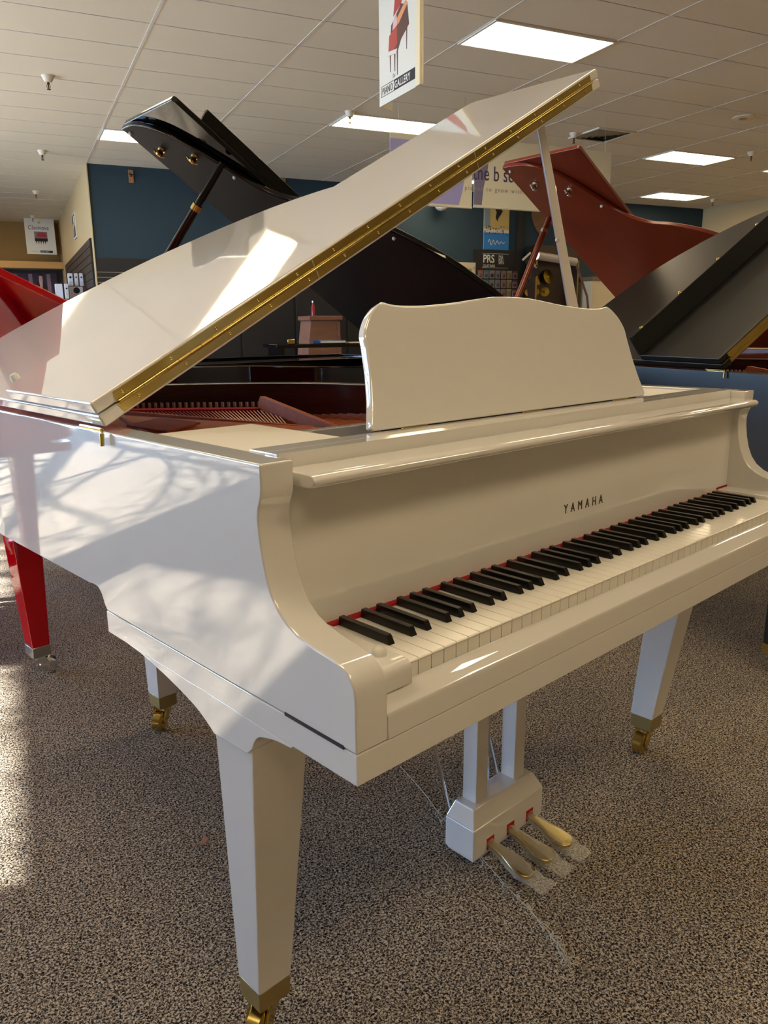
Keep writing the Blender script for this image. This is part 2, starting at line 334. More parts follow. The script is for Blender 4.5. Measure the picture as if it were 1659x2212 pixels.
def grand(name, label, loc, rz, S, th, m, detail=0, W_=None, piano_group=None):
    """One grand piano; local x along the keyboard (bass to treble), y towards the tail."""
    root = thing(name, label, 'piano', loc, rz, piano_group)
    body, inner, under, brass = m['body'], m['inner'], m['under'], m['brass']
    w = W*S
    def sc(p): return [(a*S, b*S) for a, b in p]
    # rim: closed section swept round the outline
    path = [(0, .70*S), (0, .85*S), (0, 1.0*S), (0, 1.10*S), (0, 1.14*S)] + smooth_path(sc(RIMC), 6); P = [Vector((*q, 0)) for q in path]
    t = bmesh.new(); sec = [(0, .7065), (0, ZT-.005), (.0015, ZT-.0015), (.005, ZT), (.045, ZT), (.0485, ZT-.0015), (.05, ZT-.005), (.05, .7065)]
    rings = []
    for i, p in enumerate(P):
        d = (P[min(i+1, len(P)-1)]-P[max(i-1, 0)]).normalized(); nrm = Vector((d.y, -d.x, 0))
        rings.append([t.verts.new((p.x+nrm.x*o_, p.y+nrm.y*o_, z)) for o_, z in sec])
    for A, B in zip(rings, rings[1:]):
        for k in range(len(sec)):
            f = t.faces.new((A[k], A[(k+1) % 8], B[(k+1) % 8], B[k])); f.smooth = True; f.material_index = 1 if k in (5, 6) else 0
    bmesh.ops.recalc_face_normals(t, faces=t.faces)
    rm = MB(); rm.bm.free(); rm.bm = t; rm.wn = 1
    rm.obj('rim', [body, inner], root)
    # cheeks with the scrolled arms
    def armpoly(ye, step):
        p = list(ARM)+[(ye, ZT), (ye, .7065)]
        if step: p += [(.682*S, .7065), (.672*S, .7045), (.664*S, .699), (.658*S, .690), (.653*S, .680), (.645*S, .671)]
        return p
    yb = .70*S; yt = .62*S
    MB().prism(armpoly(yb, 1), 'x', 0, .049, .0028, 3, skip=lambda a, b: a[0] >= yb-1e-4 and b[0] >= yb-1e-4).obj('cheek', body, root)
    MB().prism(armpoly(yt, 0), 'x', w-.049, w, .0028, 3, skip=lambda a, b: a[0] >= yt-1e-4 and b[0] >= yt-1e-4).obj('cheek', body, root)
    MB().box(0, w, 0, .648*S, .631, .6705, .002).obj('keybed', body, root)
    MB().prism([(0, .671), (0, .699), (.0015, .704), (.006, .7075), (.012, .712), (.017, .7175), (.022, .7205), (.026, .7205), (.026, .671)], 'x', .0492, w-.0492, .0008, 1).obj('key_slip', body, root)
    # fallboard, lip, top rail
    MB().prism([(.1885, .742), (.1900, .93), (.1985, .945), (.199, .985), (.224, .985), (.222, .742)], 'x', .0492, w-.0492).obj('fallboard', body, root)
    MB().prism(smooth_path([(.1985, .9660), (.145, .9655), (.134, .963), (.130, .958), (.133, .952), (.145, .9475), (.1985, .9475)], 3), 'x', .0535, w-.052, .003, 2).obj('fallboard_lip', body, root)
    MB().box(.0495, w-.0495, .2245, .262, .955, .985, .002).obj('top_rail', body, root)
    if not detail:
        MB().box(.05, w-.05, .262, .60*S, .95, .975, .002).obj('music_shelf', body, root)
    # keys
    kx0 = (w-1.222)/2
    for sx in (0, 1):
        x0, x1 = (.0492, kx0-.0006) if not sx else (w-kx0+.0006, w-.0492)
        kb = MB().prism([(.014, .7205), (.014, .738), (.0155, .745), (.020, .7495), (.028, .751), (.186, .751), (.186, .7205)], 'x', x0, x1, .0015, 2).obj('key_block', body, root)
        if detail: MB().lathe([(0, .012), (.004, .0115), (.0075, .009), (.0095, .004), (.0095, 0)], 20, Matrix.Translation(((x0+x1)/2+.008, .052, .7505))).obj('rubber_button', CREAM, kb)
    KY0 = .0272
    wk = MB().prism([(KY0, .7185), (KY0, .7385), (KY0-.0016, .7392), (KY0-.0016, .7408), (KY0+.001, .7419), (.178, .7419), (.178, .7185)], 'x', .0006, .0229, .0004, 1).mesh('white_key', IVORY)
    t = MB(); t.frus((-.0056, .0056, .0772, .178), (-.0046, .0046, .0835, .178), .7419, .7545, .0011, 2); bk = t.mesh('black_key', EBONY)
    for i in range(52):
        o = link('white_key', wk, root); o.location.x = kx0+.0235*i
    for i in range(51):
        n = 'ABCDEFG'[i % 7]
        if n in 'ACDFG':
            off = {'A': .0033, 'C': -.0027, 'D': .0027, 'F': -.0035, 'G': 0}[n]
            o = link('black_key', bk, root); o.location.x = kx0+.0235*(i+1)+off
    MB().box(kx0-.0005, w-kx0+.0005, .1775, .187, .735, .7465).obj('key_felt', FELT, root)
    if detail:
        MB().box(.050, kx0, .1865, .1885, .7505, .754).obj('key_felt', FELT, root); MB().box(w-kx0, w-.050, .1865, .1885, .7505, .754).obj('key_felt', FELT, root)
    # interior: plate, strings, pins, felt
    inn = [(.06, .62*S), (.06, 1.15*S)]
    inn = [(max(a, .055) if a < .5 else a-.055, b-.045 if b > 1.0 else b) for a, b in smooth_path(sc(RIMC), 3)]
    MB().prism([(.055, .262*S)]+inn+[(w-.055, .262*S)], 'z', .872, .885).obj('cast_plate', COPPER, root)
    st = MB()
    for i in range(46):      # overstrung bass
        f = i/45; st.tube([(S*(.16+.24*f), S*.60, .915), (S*(.40+.33*f), S*(1.43-.27*f), .920)], .0017, 4, False)
    st.obj('bass_strings', WIRE, root, kind='stuff')
    st = MB()
    for i in range(60):
        f = i/59; st.tube([(S*(.30+1.0*f), S*.42, .902), (S*(.16+1.16*f**1.05), S*(1.45-.66*f**1.3), .902)], .0011, 3, False)
    st.obj('treble_strings', STEEL, root, kind='stuff')
    pn = MB()
    for i in range(26):
        f = i/25
        for dx, dy in ((0, 0), (.012, -.018)):
            x, y = S*(.43+.31*f+dx), S*(1.47-.28*f+dy); pn.tube([(x, y, .905), (x, y, .940)], .0036, 6)
    pn.obj('hitch_pins', STEEL, root, kind='stuff')
    fl = MB(); a, b = Vector((.40*S, 1.455*S, 0)), Vector((.76*S, 1.14*S, 0)); d = (b-a).normalized(); nn = Vector((-d.y, d.x, 0))*.022
    fl.prism([tuple((a-nn)[:2]), tuple((b-nn)[:2]), tuple((b+nn)[:2]), tuple((a+nn)[:2])], 'z', .902, .926, .004).obj('string_felt', FELT, root)
    def fin(nm, a, b, z0, za, zb, tk, mm=COPPER):
        a, b = Vector((*a, 0)), Vector((*b, 0)); L = (b-a).length
        M = frame_M((a.x, a.y, 0), b-a, (0, 0, 1))
        MB().prism([(0, z0), (0, z0+(za-z0)*.45), (.015, za-.012), (.03, za), (.05, za), (L, zb), (L, z0)], 'z', -tk/2, tk/2, .002, 2, M).obj(nm, mm, root)
    fin('plate_strut', (.71*S, 1.20*S), (.50*S, .52*S), .885, .958, .926, .014)
    fin('plate_strut', (.36*S, 1.36*S), (.55*S, .76*S), .885, .934, .926, .012)
    fin('plate_strut', (.33*S, 1.25*S), (.16*S, .66*S), .885, .934, .925, .012)
    MB().prism([(q[0]*S, q[1]*S) for q in ((.345, 1.38), (.545, .78), (.60, .44), (.06, .44), (.06, 1.2), (.10, 1.36), (.22, 1.42))], 'z', .9205, .9250, .001, 1).obj('plate_web', COPPER, root)
    cp = MB()
    for i in range(14):
        x = S*(.265+.009*i); y = S*(.88+.006*i); cp.tube([(x, y, .931), (x-.02*S, y+.15*S, .932)], .0028, 6)
    cp.obj('wound_string_ends', COPPER, root, kind='stuff')
    # lid
    z0 = .988; ux, uz = math.cos(th), math.sin(th)
    LM = Matrix(((ux, 0, -uz, .006), (0, 1, 0, 0), (uz, 0, ux, z0), (0, 0, 0, 1)))
    y0 = .596*S; FW = .41*S; LW = 1.553*S
    lp = sc(smooth_path(OUT, 5)) + [(0, y0)]
    lid = MB().prism(lp, 'z', 0, .0215, .004, 3, LM).obj('lid', [body], root)
    if m.get('lid_under'):
        q = [(a+(.006 if a < .3 else -.006), b-(.006 if b > y0+.1 else -.006)) for a, b in lp]
        MB().prism(q, 'z', -.0012, .0008, 0, 1, LM).obj('lid_underside', m['lid_under'], lid)
    fr = .03*S if detail else .014*S
    fp = [(0, y0), (LW, y0)] + [(LW-fr*(1-math.cos(k*PI/12)), y0+FW-fr+fr*math.sin(k*PI/12)) for k in range(7)] + [(fr*(1-math.sin(k*PI/12)), y0+FW-fr+fr*math.cos(k*PI/12)) for k in range(7)]
    MB().prism(fp, 'z', .0238, .0453, .004, 3, LM).obj('lid_flap', body, lid)
    if m.get('apron'):
        a0, a1, ah = m['apron']
        MB().box(a0*S, a1*S, y0+FW-.020, y0+FW-.001, .0445, .0445+ah, .002, 1, LM).obj('flap_apron', body, lid)
    # brass piano hinge over both front edges of the fold
    def lp3(s, y, h): return LM @ Vector((s, y, h))
    segs = [(.036, .50), (.502, 1.02), (1.022, 1.515)]
    if detail:
        for a, b in segs:
            for h0, h1 in ((.0045, .0212), (.0241, .0408)):
                c = .004; p = [(a*S, h0), (b*S, h0), (b*S, h1), (a*S, h1)]
                if a < .1: p = [(a*S+c, h0), (b*S, h0), (b*S, h1), (a*S, h1)] if h0 < .01 else [(a*S, h0), (b*S, h0), (b*S, h1), (a*S+c, h1)]
                MB().prism([(u, -v) for u, v in p], 'z', 0, .0012, .0003, 1, LM @ Matrix.Translation((0, y0, 0)) @ Matrix.Rotation(PI/2, 4, 'X') @ Matrix.Scale(-1, 4, (0, 1, 0))).obj('hinge_leaf', brass, lid)
        kn = MB().tube([(.0004, 0, 0), (.0246, 0, 0)], .0034, 10).mesh('hinge_knuckle', brass)
        q = LM.to_3x3().to_euler()
        for k in range(59):
            o = link('hinge_knuckle', kn, lid); o.rotation_euler = q; o.location = lp3(.04+.025*k, y0-.0022, .0227)
        scw = MB().lathe([(.0030, 0), (.0030, .0006), (.0022, .0012), (.0012, .0006), (0, .0005)], 12).mesh('screw', brass)
        qs = (LM.to_3x3() @ Matrix.Rotation(PI/2, 3, 'X')).to_euler()
        for k in range(15):
            for h, ds in ((.0128, .02), (.0335, 0)):
                o = link('screw', scw, lid); o.rotation_euler = qs; o.location = lp3(.055+.1005*k+ds, y0-.0012, h)
        bm_ = MB().lathe([(.0001, .0185), (.007, .0175), (.0095, .012), (.010, 0), (0, 0)], 18)
        bm_ = bm_.mesh('lid_bumper', CREAM)
        qb = LM.to_3x3().to_euler()
        for s, y, h in ((.060, 1.098, .0215), (1.46, .985, .0215)):
            o = link('lid_bumper', bm_, lid); o.rotation_euler = qb; o.location = lp3(s, y, h)
    else:
        for h0, h1 in ((.0045, .0212), (.0241, .0408)):
            MB().box(.036*S, 1.515*S, y0-.0015, y0+.0005, h0, h1, 0, 1, LM).obj('hinge_leaf', brass, lid)
        MB().tube([lp3(.04*S, y0-.002, .0227), lp3(1.51*S, y0-.002, .0227)], .0034, 8).obj('hinge_barrel', brass, lid)
        sb = MB().lathe([(0, .010), (.006, .008), (.008, 0), (0, 0)], 12, Matrix.Identity(4)).mesh('lid_bumper', m.get('bumper', CREAM))
        qb = (LM.to_3x3() @ Matrix.Rotation(PI, 3, 'X')).to_euler()
        for s, y in ((1.525, .625), (1.22, .93), (.80, 1.42), (.30, 1.60)):
            o = link('lid_bumper', sb, lid); o.rotation_euler = qb; o.location = lp3(s*S, y*S, 0)
        qb = LM.to_3x3().to_euler()
        for s in ((.06, .27, .48, .70, .95, 1.2) if m.get('apron') else ()):
            o = link('lid_bumper', sb, lid); o.rotation_euler = qb; o.scale = (1, 1, .4); o.location = lp3(s*S, y0+FW-.0105, .0445+m['apron'][2])
    # prop stick
    p0 = Vector((1.417*S-.012, .61*S, ZT-.01)); p1 = lp3(1.50*S, .70*S, -.004)
    p1 = LM @ Vector((1.47*S, .735*S, -.003))
    if detail:
        M = frame_M(p0, Vector((.62, -.78, 0)), p1-p0); L = (p1-p0).length
        # local y along the stick, local x its width
        ax = (p1-p0).normalized(); wv = Vector((.74, -.67, 0)); wv = (wv-ax*wv.dot(ax)).normalized(); M = frame_M(p0, wv, ax)
        MB().prism([(-.019, 0), (.019, 0), (.018, .08), (.0145, .20), (.0115, .36), (.0105, L-.02), (.0085, L), (-.0085, L), (-.0105, L-.02), (-.0125, .36), (-.0145, .20), (-.018, .08)], 'z', -.008, .008, .003, 2, M).obj('prop_stick', body, root)
        MB().lathe([(0, .007), (.004, .006), (.006, .003), (.006, 0)], 14, M @ Matrix.Translation((-.011, .40, .007))).obj('prop_knob', body, root)
    else:
        q_ = m['prop']; p1 = LM @ Vector((q_[0]*S, q_[1]*S, -.003)); p0 = Vector((q_[2]*S, q_[3]*S, ZT-.01))
        md = p0.lerp(p1, m.get('collar', .62))
        MB().tube([p0, p0.lerp(p1, .5), md], [.020, .018, .017], 10).obj('prop_stick', body, root)
        MB().tube([md, p1], [.015, .014], 10).obj('prop_rod', body, root)
        MB().tube([md-(p1-p0)*.012, md+(p1-p0)*.012], .021, 12).obj('prop_collar', m['hard'], root)
        for s, y in ((1.42, .692), (1.35, .838)):
            hm = MB(); Mh = LM @ Matrix.Translation((s*S, y*S, 0)) @ Matrix.Rotation(PI, 4, 'X')
            hm.lathe([(0, .005), (.015, .005), (.017, 0), (0, 0)], 16, Mh); hm.lathe([(.008, .004), (.013, .012), (.014, .026), (.009, .030), (.007, .022), (0, .02)], 16, Mh); hm.tube([(-.022, -.006, .02), (-.01, -.002, .026), (.01, .002, .026), (.024, .008, .018)], .0045, 6, M=Mh)
            hm.obj('lid_catch', m['hard'], lid)
    # brass hinge with its pin on the bass side
    hb = MB()
    for k in range(4): hb.tube([(-.004, (.588+.0205*k)*S, .9865), (-.004, (.588+.0205*(k+1))*S-.001, .9865)], .0024, 8)
    hb.box(-.0012, 0, .588*S, .668*S, .981, .986); hb.obj('lid_hinge', brass, root)
    hp = MB().tube([(-.004, .590*S, .9865), (-.006, .583*S, .986), (-.008, .580*S, .981), (-.009, .580*S, .962)], [.0026, .0032, .0036, .0034], 10); hp.obj('hinge_pin', brass, root)
    # legs
    LEG = [((.0, .10, .212, .312), (.036, .10, .289, .349)), ((w-.13, w-.03, .212, .312), (w-.131, w-.070, .291, .355)), ((.395*S, .495*S, 1.30*S, 1.40*S), (.411*S, .411*S+.058, 1.335*S, 1.335*S+.066))]
    for i, (tq, bq) in enumerate(LEG):
        zt_ = .632 if i < 2 else .70
        lg = MB().frus(bq, tq, .106, zt_, .0035, 2).obj('leg', body, root)
        e = .0015 if detail else -.001
        MB().box(bq[0]+e, bq[1]-e, bq[2]+e, bq[3]-e, .070, .106, .0012, 1).obj('ferrule', m['ferrule'], lg)
        cx, cy = (bq[0]+bq[1])/2, (bq[2]+bq[3])/2
        caster('caster_fork', lg, cx, cy, [R(205), R(185), R(215)][i] if detail else m.get('cang', R(-35)), m['cast'], wm=m['cast'])
    # brackets under the case that carry the front legs
    br = smooth_path([(.126, .6265), (.153, .6245), (.179, .619), (.198, .612), (.209, .6), (.215, .588), (.228, .576)], 3) + smooth_path([(.312, .572), (.350, .592), (.40, .606), (.46, .618), (.53, .628)], 3)
    br = [(.120, .632)]+br+[(.60, .632)]
    MB().prism(br, 'x', .0, .094, .002, 2).obj('leg_bracket', body, root)
    MB().prism(br, 'x', w-.10, w, .002, 2).obj('leg_bracket', body, root)
    # pedal lyre
    cx = w/2-.005; ly = MB()
    ly.box(cx-.122, cx+.122, .31, .392, .042, .115, .004, 3); ly.box(cx-.118, cx+.118, .315, .388, .036, .043, .002)
    ly.frus((cx-.121, cx+.121, .311, .391), (cx-.103, cx+.103, .327, .380), .1145, .150, .003, 2)
    lyre = ly.obj('pedal_lyre', body, root)
    for sx in (-1, 1):
        MB().frus((cx+sx*.066-.0185, cx+sx*.066+.0185, .338, .376), (cx+sx*.066-.0185, cx+sx*.066+.0185, .336, .376), .147, .634, .0025, 2).obj('post', body, lyre)
    for x, x2 in ((-.095, -.19), (.075, -.02), (-.04, -.04), (.03, .03)):
        MB().tube([(cx+x, .40, .10), (cx+x2, .40 if x == x2 else .47, .632)], .0042, 8).obj('rod', CHROME, lyre)
    for k in (-1, 0, 1):
        x = cx+k*.0695+.002
        MB().box(x-.0125, x+.0125, .3092, .32, .050, .077).obj('pedal_slot', FELT, lyre)
        o_ = [(-.009, 0), (-.0095, -.03), (-.014, -.055), (-.0205, -.075), (-.0235, -.092), (-.021, -.108), (-.013, -.118), (0, -.121), (.013, -.118), (.021, -.108), (.0235, -.092), (.0205, -.075), (.014, -.055), (.0095, -.03), (.009, 0)]
        pm = MB().prism(smooth_path(o_, 2), 'z', -.005, .005, .0035, 3, Matrix.Translation((x, .318, .063)) @ Matrix.Rotation(R(10), 4, 'X'))
        pd = pm.obj('pedal', brass, lyre if not detail else root)
        if detail:
            # crumpled clear plastic sleeve
            rnd = random.Random(7+k); t = bmesh.new(); rings = []
            prof = [(-.004, .012, .009), (-.028, .014, .010), (-.055, .019, .012), (-.078, .026, .013), (-.100, .027, .013), (-.118, .024, .011), (-.128, .021, .006), (-.140, .025, .003), (-.152, .024, .0015)]
            yaw = [R(28), R(30), R(26)][k+1]
            for yy, hw, hh in prof:
                bend = max(0, -yy-.115)
                ring = []
                for q in range(16):
                    an = 2*PI*q/16; jj = rnd.uniform(.86, 1.16)
                    ring.append(t.verts.new((hw*jj*math.cos(an)+bend*math.tan(yaw), yy+rnd.uniform(-.003, .003), hh*rnd.uniform(.75, 1.3)*math.sin(an)-bend*.35)))
                rings.append(ring)
            for A, B in zip(rings, rings[1:]):
                for q in range(16): t.faces.new((A[q], A[(q+1) % 16], B[(q+1) % 16], B[q]))
            mm_ = MB()._merge(t, Matrix.Translation((x, .316, .064)) @ Matrix.Rotation(R(13), 4, 'X'))
            mm_.obj('plastic_sleeve', PLASTIC, pd, ang=20)
    return root
def plastic():
    m = bpy.data.materials.new('clear_plastic_film'); m.use_nodes = True; t = m.node_tree; t.nodes.clear()
    o = t.nodes.new('ShaderNodeOutputMaterial'); a = t.nodes.new('ShaderNodeBsdfTransparent'); g = t.nodes.new('ShaderNodeBsdfPrincipled'); x = t.nodes.new('ShaderNodeMixShader')
    g.inputs['Base Color'].default_value = (.75, .76, .74, 1); g.inputs['Roughness'].default_value = .15
    lw = t.nodes.new('ShaderNodeLayerWeight'); lw.inputs[0].default_value = .35
    mr = t.nodes.new('ShaderNodeMapRange'); mr.inputs['To Min'].default_value = .12; mr.inputs['To Max'].default_value = .75
    t.links.new(lw.outputs['Facing'], mr.inputs[0]); t.links.new(mr.outputs[0], x.inputs[0])
    t.links.new(a.outputs[0], x.inputs[1]); t.links.new(g.outputs[0], x.inputs[2]); t.links.new(x.outputs[0], o.inputs[0]); return m
PLASTIC = plastic()
white = grand('grand_piano', 'glossy white baby grand piano with propped lid and brass fold hinge', (0, 0, 0), 0, 1.0, .4933,
              dict(body=WHITE, inner=MAHOG, under=WHITE, brass=BRASS, ferrule=BRUSH, cast=BRASS, hard=BRASS), 1)
# white piano only: music shelf, desk, lettering, slot
MB().box(.0505, .245, .2625, .545, .957, .977, .0015).obj('music_shelf', SATW, white)
MB().box(1.19, W-.0505, .2625, .545, .957, .977, .0015).obj('music_shelf', SATW, white)
MB().box(.2455, 1.1895, .405, .425, .940, .975, .0015).obj('shelf_rail', WHITE, white)
MB().box(.2455, 1.1895, .2625, .405, .905, .925).obj('desk_well', MAHOG, white)
half = [(0, .213), (.05, .212), (.1, .207), (.15, .201), (.2, .1965), (.25, .1935), (.3, .194), (.323, .198)]
side = [(.329, .1982), (.345, .190), (.362, .176), (.374, .160), (.380, .146), (.381, .13), (.383, .112), (.386, .085), (.391, .06), (.397, .035), (.405, .010), (.404, .003), (.398, 0)]
hh = smooth_path(half, 3)+smooth_path(side, 3)
poly = [(-x, y) for x, y in hh[::-1]]+[(x, y) for x, y in hh[1:]]
TA = R(17.5)
DM = frame_M((.672, .2565, .988), (1, 0, 0), (0, math.sin(TA), math.cos(TA)))
desk = MB().prism(poly, 'z', -.017, 0, .004, 3, DM).obj('music_desk', WHITE, white)
MB().box(.30, 1.05, .2640, .275, .955, .990).obj('desk_bar', MAHOG, white)
for x in (.36, .67, .98): MB().box(x-.03, x+.03, .2595, .2640, .968, .9865, .001, 1).obj('desk_hinge', BRASS, desk)
fx = frame_M((.678, .1886, .8010), (1, 0, 0), (0, .008, 1))
text('lettering', 'YAMAHA', .0250, fx, INK, white, .0004, 2.0, .80)
MB().box(-.0006, .004, .022, .135, .6695, .6745).obj('side_slot_strip', DARKV, white)  # dark strip stands for the shade inside the slot
# ---- the other pianos
black = grand('grand_piano', 'black grand piano with raised matte lid behind the white lid, tail towards us', (2.5471, 3.2112, 0), 3.0807, 1.1, .5859,
              dict(body=BLACKG, inner=BLACKG, under=BLACKU, lid_under=BLACKU, brass=BRASS, ferrule=BRASS, cast=BRASS, hard=BRASS, apron=(.03, 1.44, .05), prop=(1.292, .959, 1.40, .457), collar=.80))
grand('grand_piano', 'cherry brown grand piano with raised lid seen right of the white prop stick', (4.661, 2.7786, 0), 3.0574, 1.2, .5443,
      dict(body=CHERRY, inner=CHERRY, under=CHERRY, brass=CHROME, ferrule=BRASS, cast=BRASS, hard=CHROME, prop=(1.193, .62, 1.42, .66), collar=.9))
grand('grand_piano', 'satin black grand piano at the right edge, its lid folded open beside the white piano', (1.8858, -.0119, 0), -.3938, 1.0, .6431,
      dict(body=BLACKS, inner=MAHOG, under=BLACKS, brass=BRASS, ferrule=BRASS, cast=BRASS, hard=BRASS, bumper=BRASS, apron=(.0, 1.5, .085), prop=(1.2, .7, 1.40, .7)))
grand('grand_piano', 'bright red glossy grand piano at the left edge with chrome casters', (.7431, 3.4788, 0), 3.1686, 1.08, .5014,
      dict(body=REDG, inner=REDG, under=REDG, brass=CHROME, ferrule=NICKEL, cast=CHROME, hard=CHROME, bumper=RUBBER, cang=R(-208), prop=(1.1, .7, 1.40, .7)))
# ------------------------------------------------------------------ outside: tree that throws the branch shadows
rnd = random.Random(11)
BARK = mat('bark', (92, 80, 68), .9, var=(12, .25))
tb = MB()
def branch(p, d, r, L, lv):
    pts = [p]; rs = [r]; q = Vector(p); dd = Vector(d).normalized(); n = 5
    for i in range(n):
        dd = (dd+Vector((rnd.uniform(-.22, .22), rnd.uniform(-.28, .28), rnd.uniform(-.12, .2)))).normalized(); q = q+dd*L/n; pts.append(q.copy()); rs.append(r*(1-.62*(i+1)/n))
    tb.tube(pts, rs, 6, True)
    if lv:
        for i in range(1, n+1):
            for _ in range(1 if lv < 3 else 2):
                nd = (dd+Vector((rnd.uniform(-.7, .7), rnd.uniform(-1.1, 1.1), rnd.uniform(-.5, .8)))).normalized(); branch(pts[i], nd, max(.008, rs[i]*.55), L*.58, lv-1)
tp = AB(-8.2, 7.6, 0)
trunk = Vector(tp)
tb.tube([trunk+Vector((0, 0, -.1)), trunk+Vector((.05, -.1, 1.0)), trunk+Vector((-.05, -.3, 2.0))], [.17, .13, .12], 10)
for dd, r in (((.1, -1, .12), .085), ((.0, -.9, .45), .08), ((-.2, -.7, .8), .07), ((.1, .6, .8), .06), ((.05, -1, -.05), .06)):
    branch(trunk+Vector((0, -.15, 1.3)) if dd[2] < .2 else trunk+Vector((-.05, -.3, 1.95)), Vector(dd), r, 3.6, 3)
tr = thing('bare_tree', 'bare branching tree outside the shop window, seen as shadows', 'tree', (tp.x, tp.y, -.1))
o = tb.obj('branches', BARK); o.parent = tr; o.location = (-tp.x, -tp.y, .1)
# ------------------------------------------------------------------ helpers to place things on real planes of the room
def ray(u, v): return (fw+r2*((u-829.5)/FPX)-u2*((v-1106)/FPX))
C0 = Vector((CX, CY, CZ))
def onb(u, v, b): d = ray(u, v); P = C0+d*((b-C0.dot(E2))/d.dot(E2)); return P.dot(E1), P.z
def ona(u, v, a): d = ray(u, v); P = C0+d*((a-C0.dot(E1))/d.dot(E1)); return P.dot(E2), P.z
def wallM(a, b, z): return frame_M(AB(a, b, z), E1, (0, 0, 1))      # x along the wall, y up, z towards us
def sideM(a, b, z): return frame_M(AB(a, b, z), E2*-1, (0, 0, 1))   # on a wall that faces -a
WP = mat('poster_white', (214, 210, 196), .5); LIL = mat('lilac_print', (148, 146, 205), .5); PUR = mat('dark_violet_print', (52, 44, 92), .6)
WOODD = mat('dark_wood_panel', (52, 40, 32), .6, var=(5, .2, (1, 1, 6))); SLATB = mat('black_slat', (24, 22, 22), .6); ALU = mat('aluminium_lip', (150, 146, 138), .35, metal=.7)
# hanging piano gallery sign near the camera
F, N = Vector((3.245, 3.40, 0)), Vector((3.085, 2.87, 0)); ex = (N-F).normalized(); SZ = 2.515; SH = .86; SW = (N-F).length
SM = frame_M((F.x, F.y, SZ), ex, (0, 0, 1))
sg = thing('hanging_sign', 'white hanging ceiling sign showing a red grand piano and piano gallery lettering', 'sign', (F.x, F.y, SZ))
SI = Matrix.Translation((-F.x, -F.y, -SZ))
def sp_(name, mb, m_, **kw): o = mb.obj(name, m_, sg, **kw); o.location = (-F.x, -F.y, -SZ); return o
sp_('sign_panel', MB().box(0, SW, 0, SH, -.012, 0, .001, 1, SM), WP)
sp_('sign_panel', MB().box(-.13, -.006, .0, SH, -.012, 0, .001, 1, SM @ Matrix.Rotation(R(-62), 4, 'Y')), WP)
sp_('sign_edge', MB().box(SW-.055, SW-.0, -.004, SH, .0, .014, .002, 1, SM), mat('sign_edge_cream', (222, 208, 172), .5))
REDP = mat('red_print', (168, 40, 34), .45); DRP = mat('dark_red_print', (70, 22, 22), .45); ORP = mat('amber_print', (214, 140, 90), .5); PINKP = mat('pale_pink_print', (214, 170, 166), .5)
def ink(pts, m_, h=.0012, name='print_patch'): sp_(name, MB().prism(pts, 'z', .0002, h, M=SM), m_)
ink([(.15, .30), (.17, .42), (.30, .50), (.38, .47), (.40, .36), (.30, .31), (.25, .25), (.16, .27)], DRP)
ink([(.13, .27), (.145, .37), (.25, .40), (.25, .30), (.16, .25)], REDP, .0016)
ink([(.12, .262), (.135, .285), (.25, .272), (.24, .25)], WP, .002)
ink([(.22, .42), (.36, .50), (.385, .475), (.27, .40)], ORP, .0018)
ink([(.20, .46), (.26, .72), (.40, .84), (.44, .80), (.38, .60), (.30, .50)], REDP, .0014)
ink([(.19, .385), (.20, .44), (.245, .455), (.255, .40)], PINKP, .0024)
for x, y0_, y1_ in ((.155, .165, .27), (.215, .155, .25), (.25, .125, .26), (.37, .235, .37)): ink([(x-.006, y1_), (x+.008, y1_), (x+.003, y0_), (x-.002, y0_)], DRP, .0016)
B_Y = .075
SMt = SM @ Matrix.Translation((.045, B_Y-.075, .0015))
sp_('lettering_box', MB().box(.205, SW-.065, .048, .11, .0002, .0012, M=SM), BLK)
ob = MB(); [ob.box(*q, .0002, .0012, M=SM) for q in ((.03, .205, .048, .051), (.03, .205, .107, .110), (.03, .033, .048, .110))]; sp_('lettering_box', ob, BLK)
for body, x, m_ in (('PIANO', .042, BLK), ('GALLERY', .214, WP)):
    o = text('lettering', body, .058, SM @ Matrix.Translation((x, .059, .0016)), m_, sg, .0003, 1.12, .78, bold=.0 if body == 'PIANO' else .0012); o.location = (-F.x, -F.y, -SZ)
o = text('lettering', 'The', .035, SM @ Matrix.Translation((.18, .122, .0016)), mat('grey_print', (170, 165, 160), .6), sg, .0003, 1, .8, shear=.3); o.location = (-F.x, -F.y, -SZ)
sp_('hanging_wire', MB().tube([F+Vector((0, 0, SZ+SH)), F+Vector((0, 0, H))], .0015, 5).tube([N+Vector((0, 0, SZ+SH)), N+Vector((0, 0, H))], .0015, 5), STEEL)
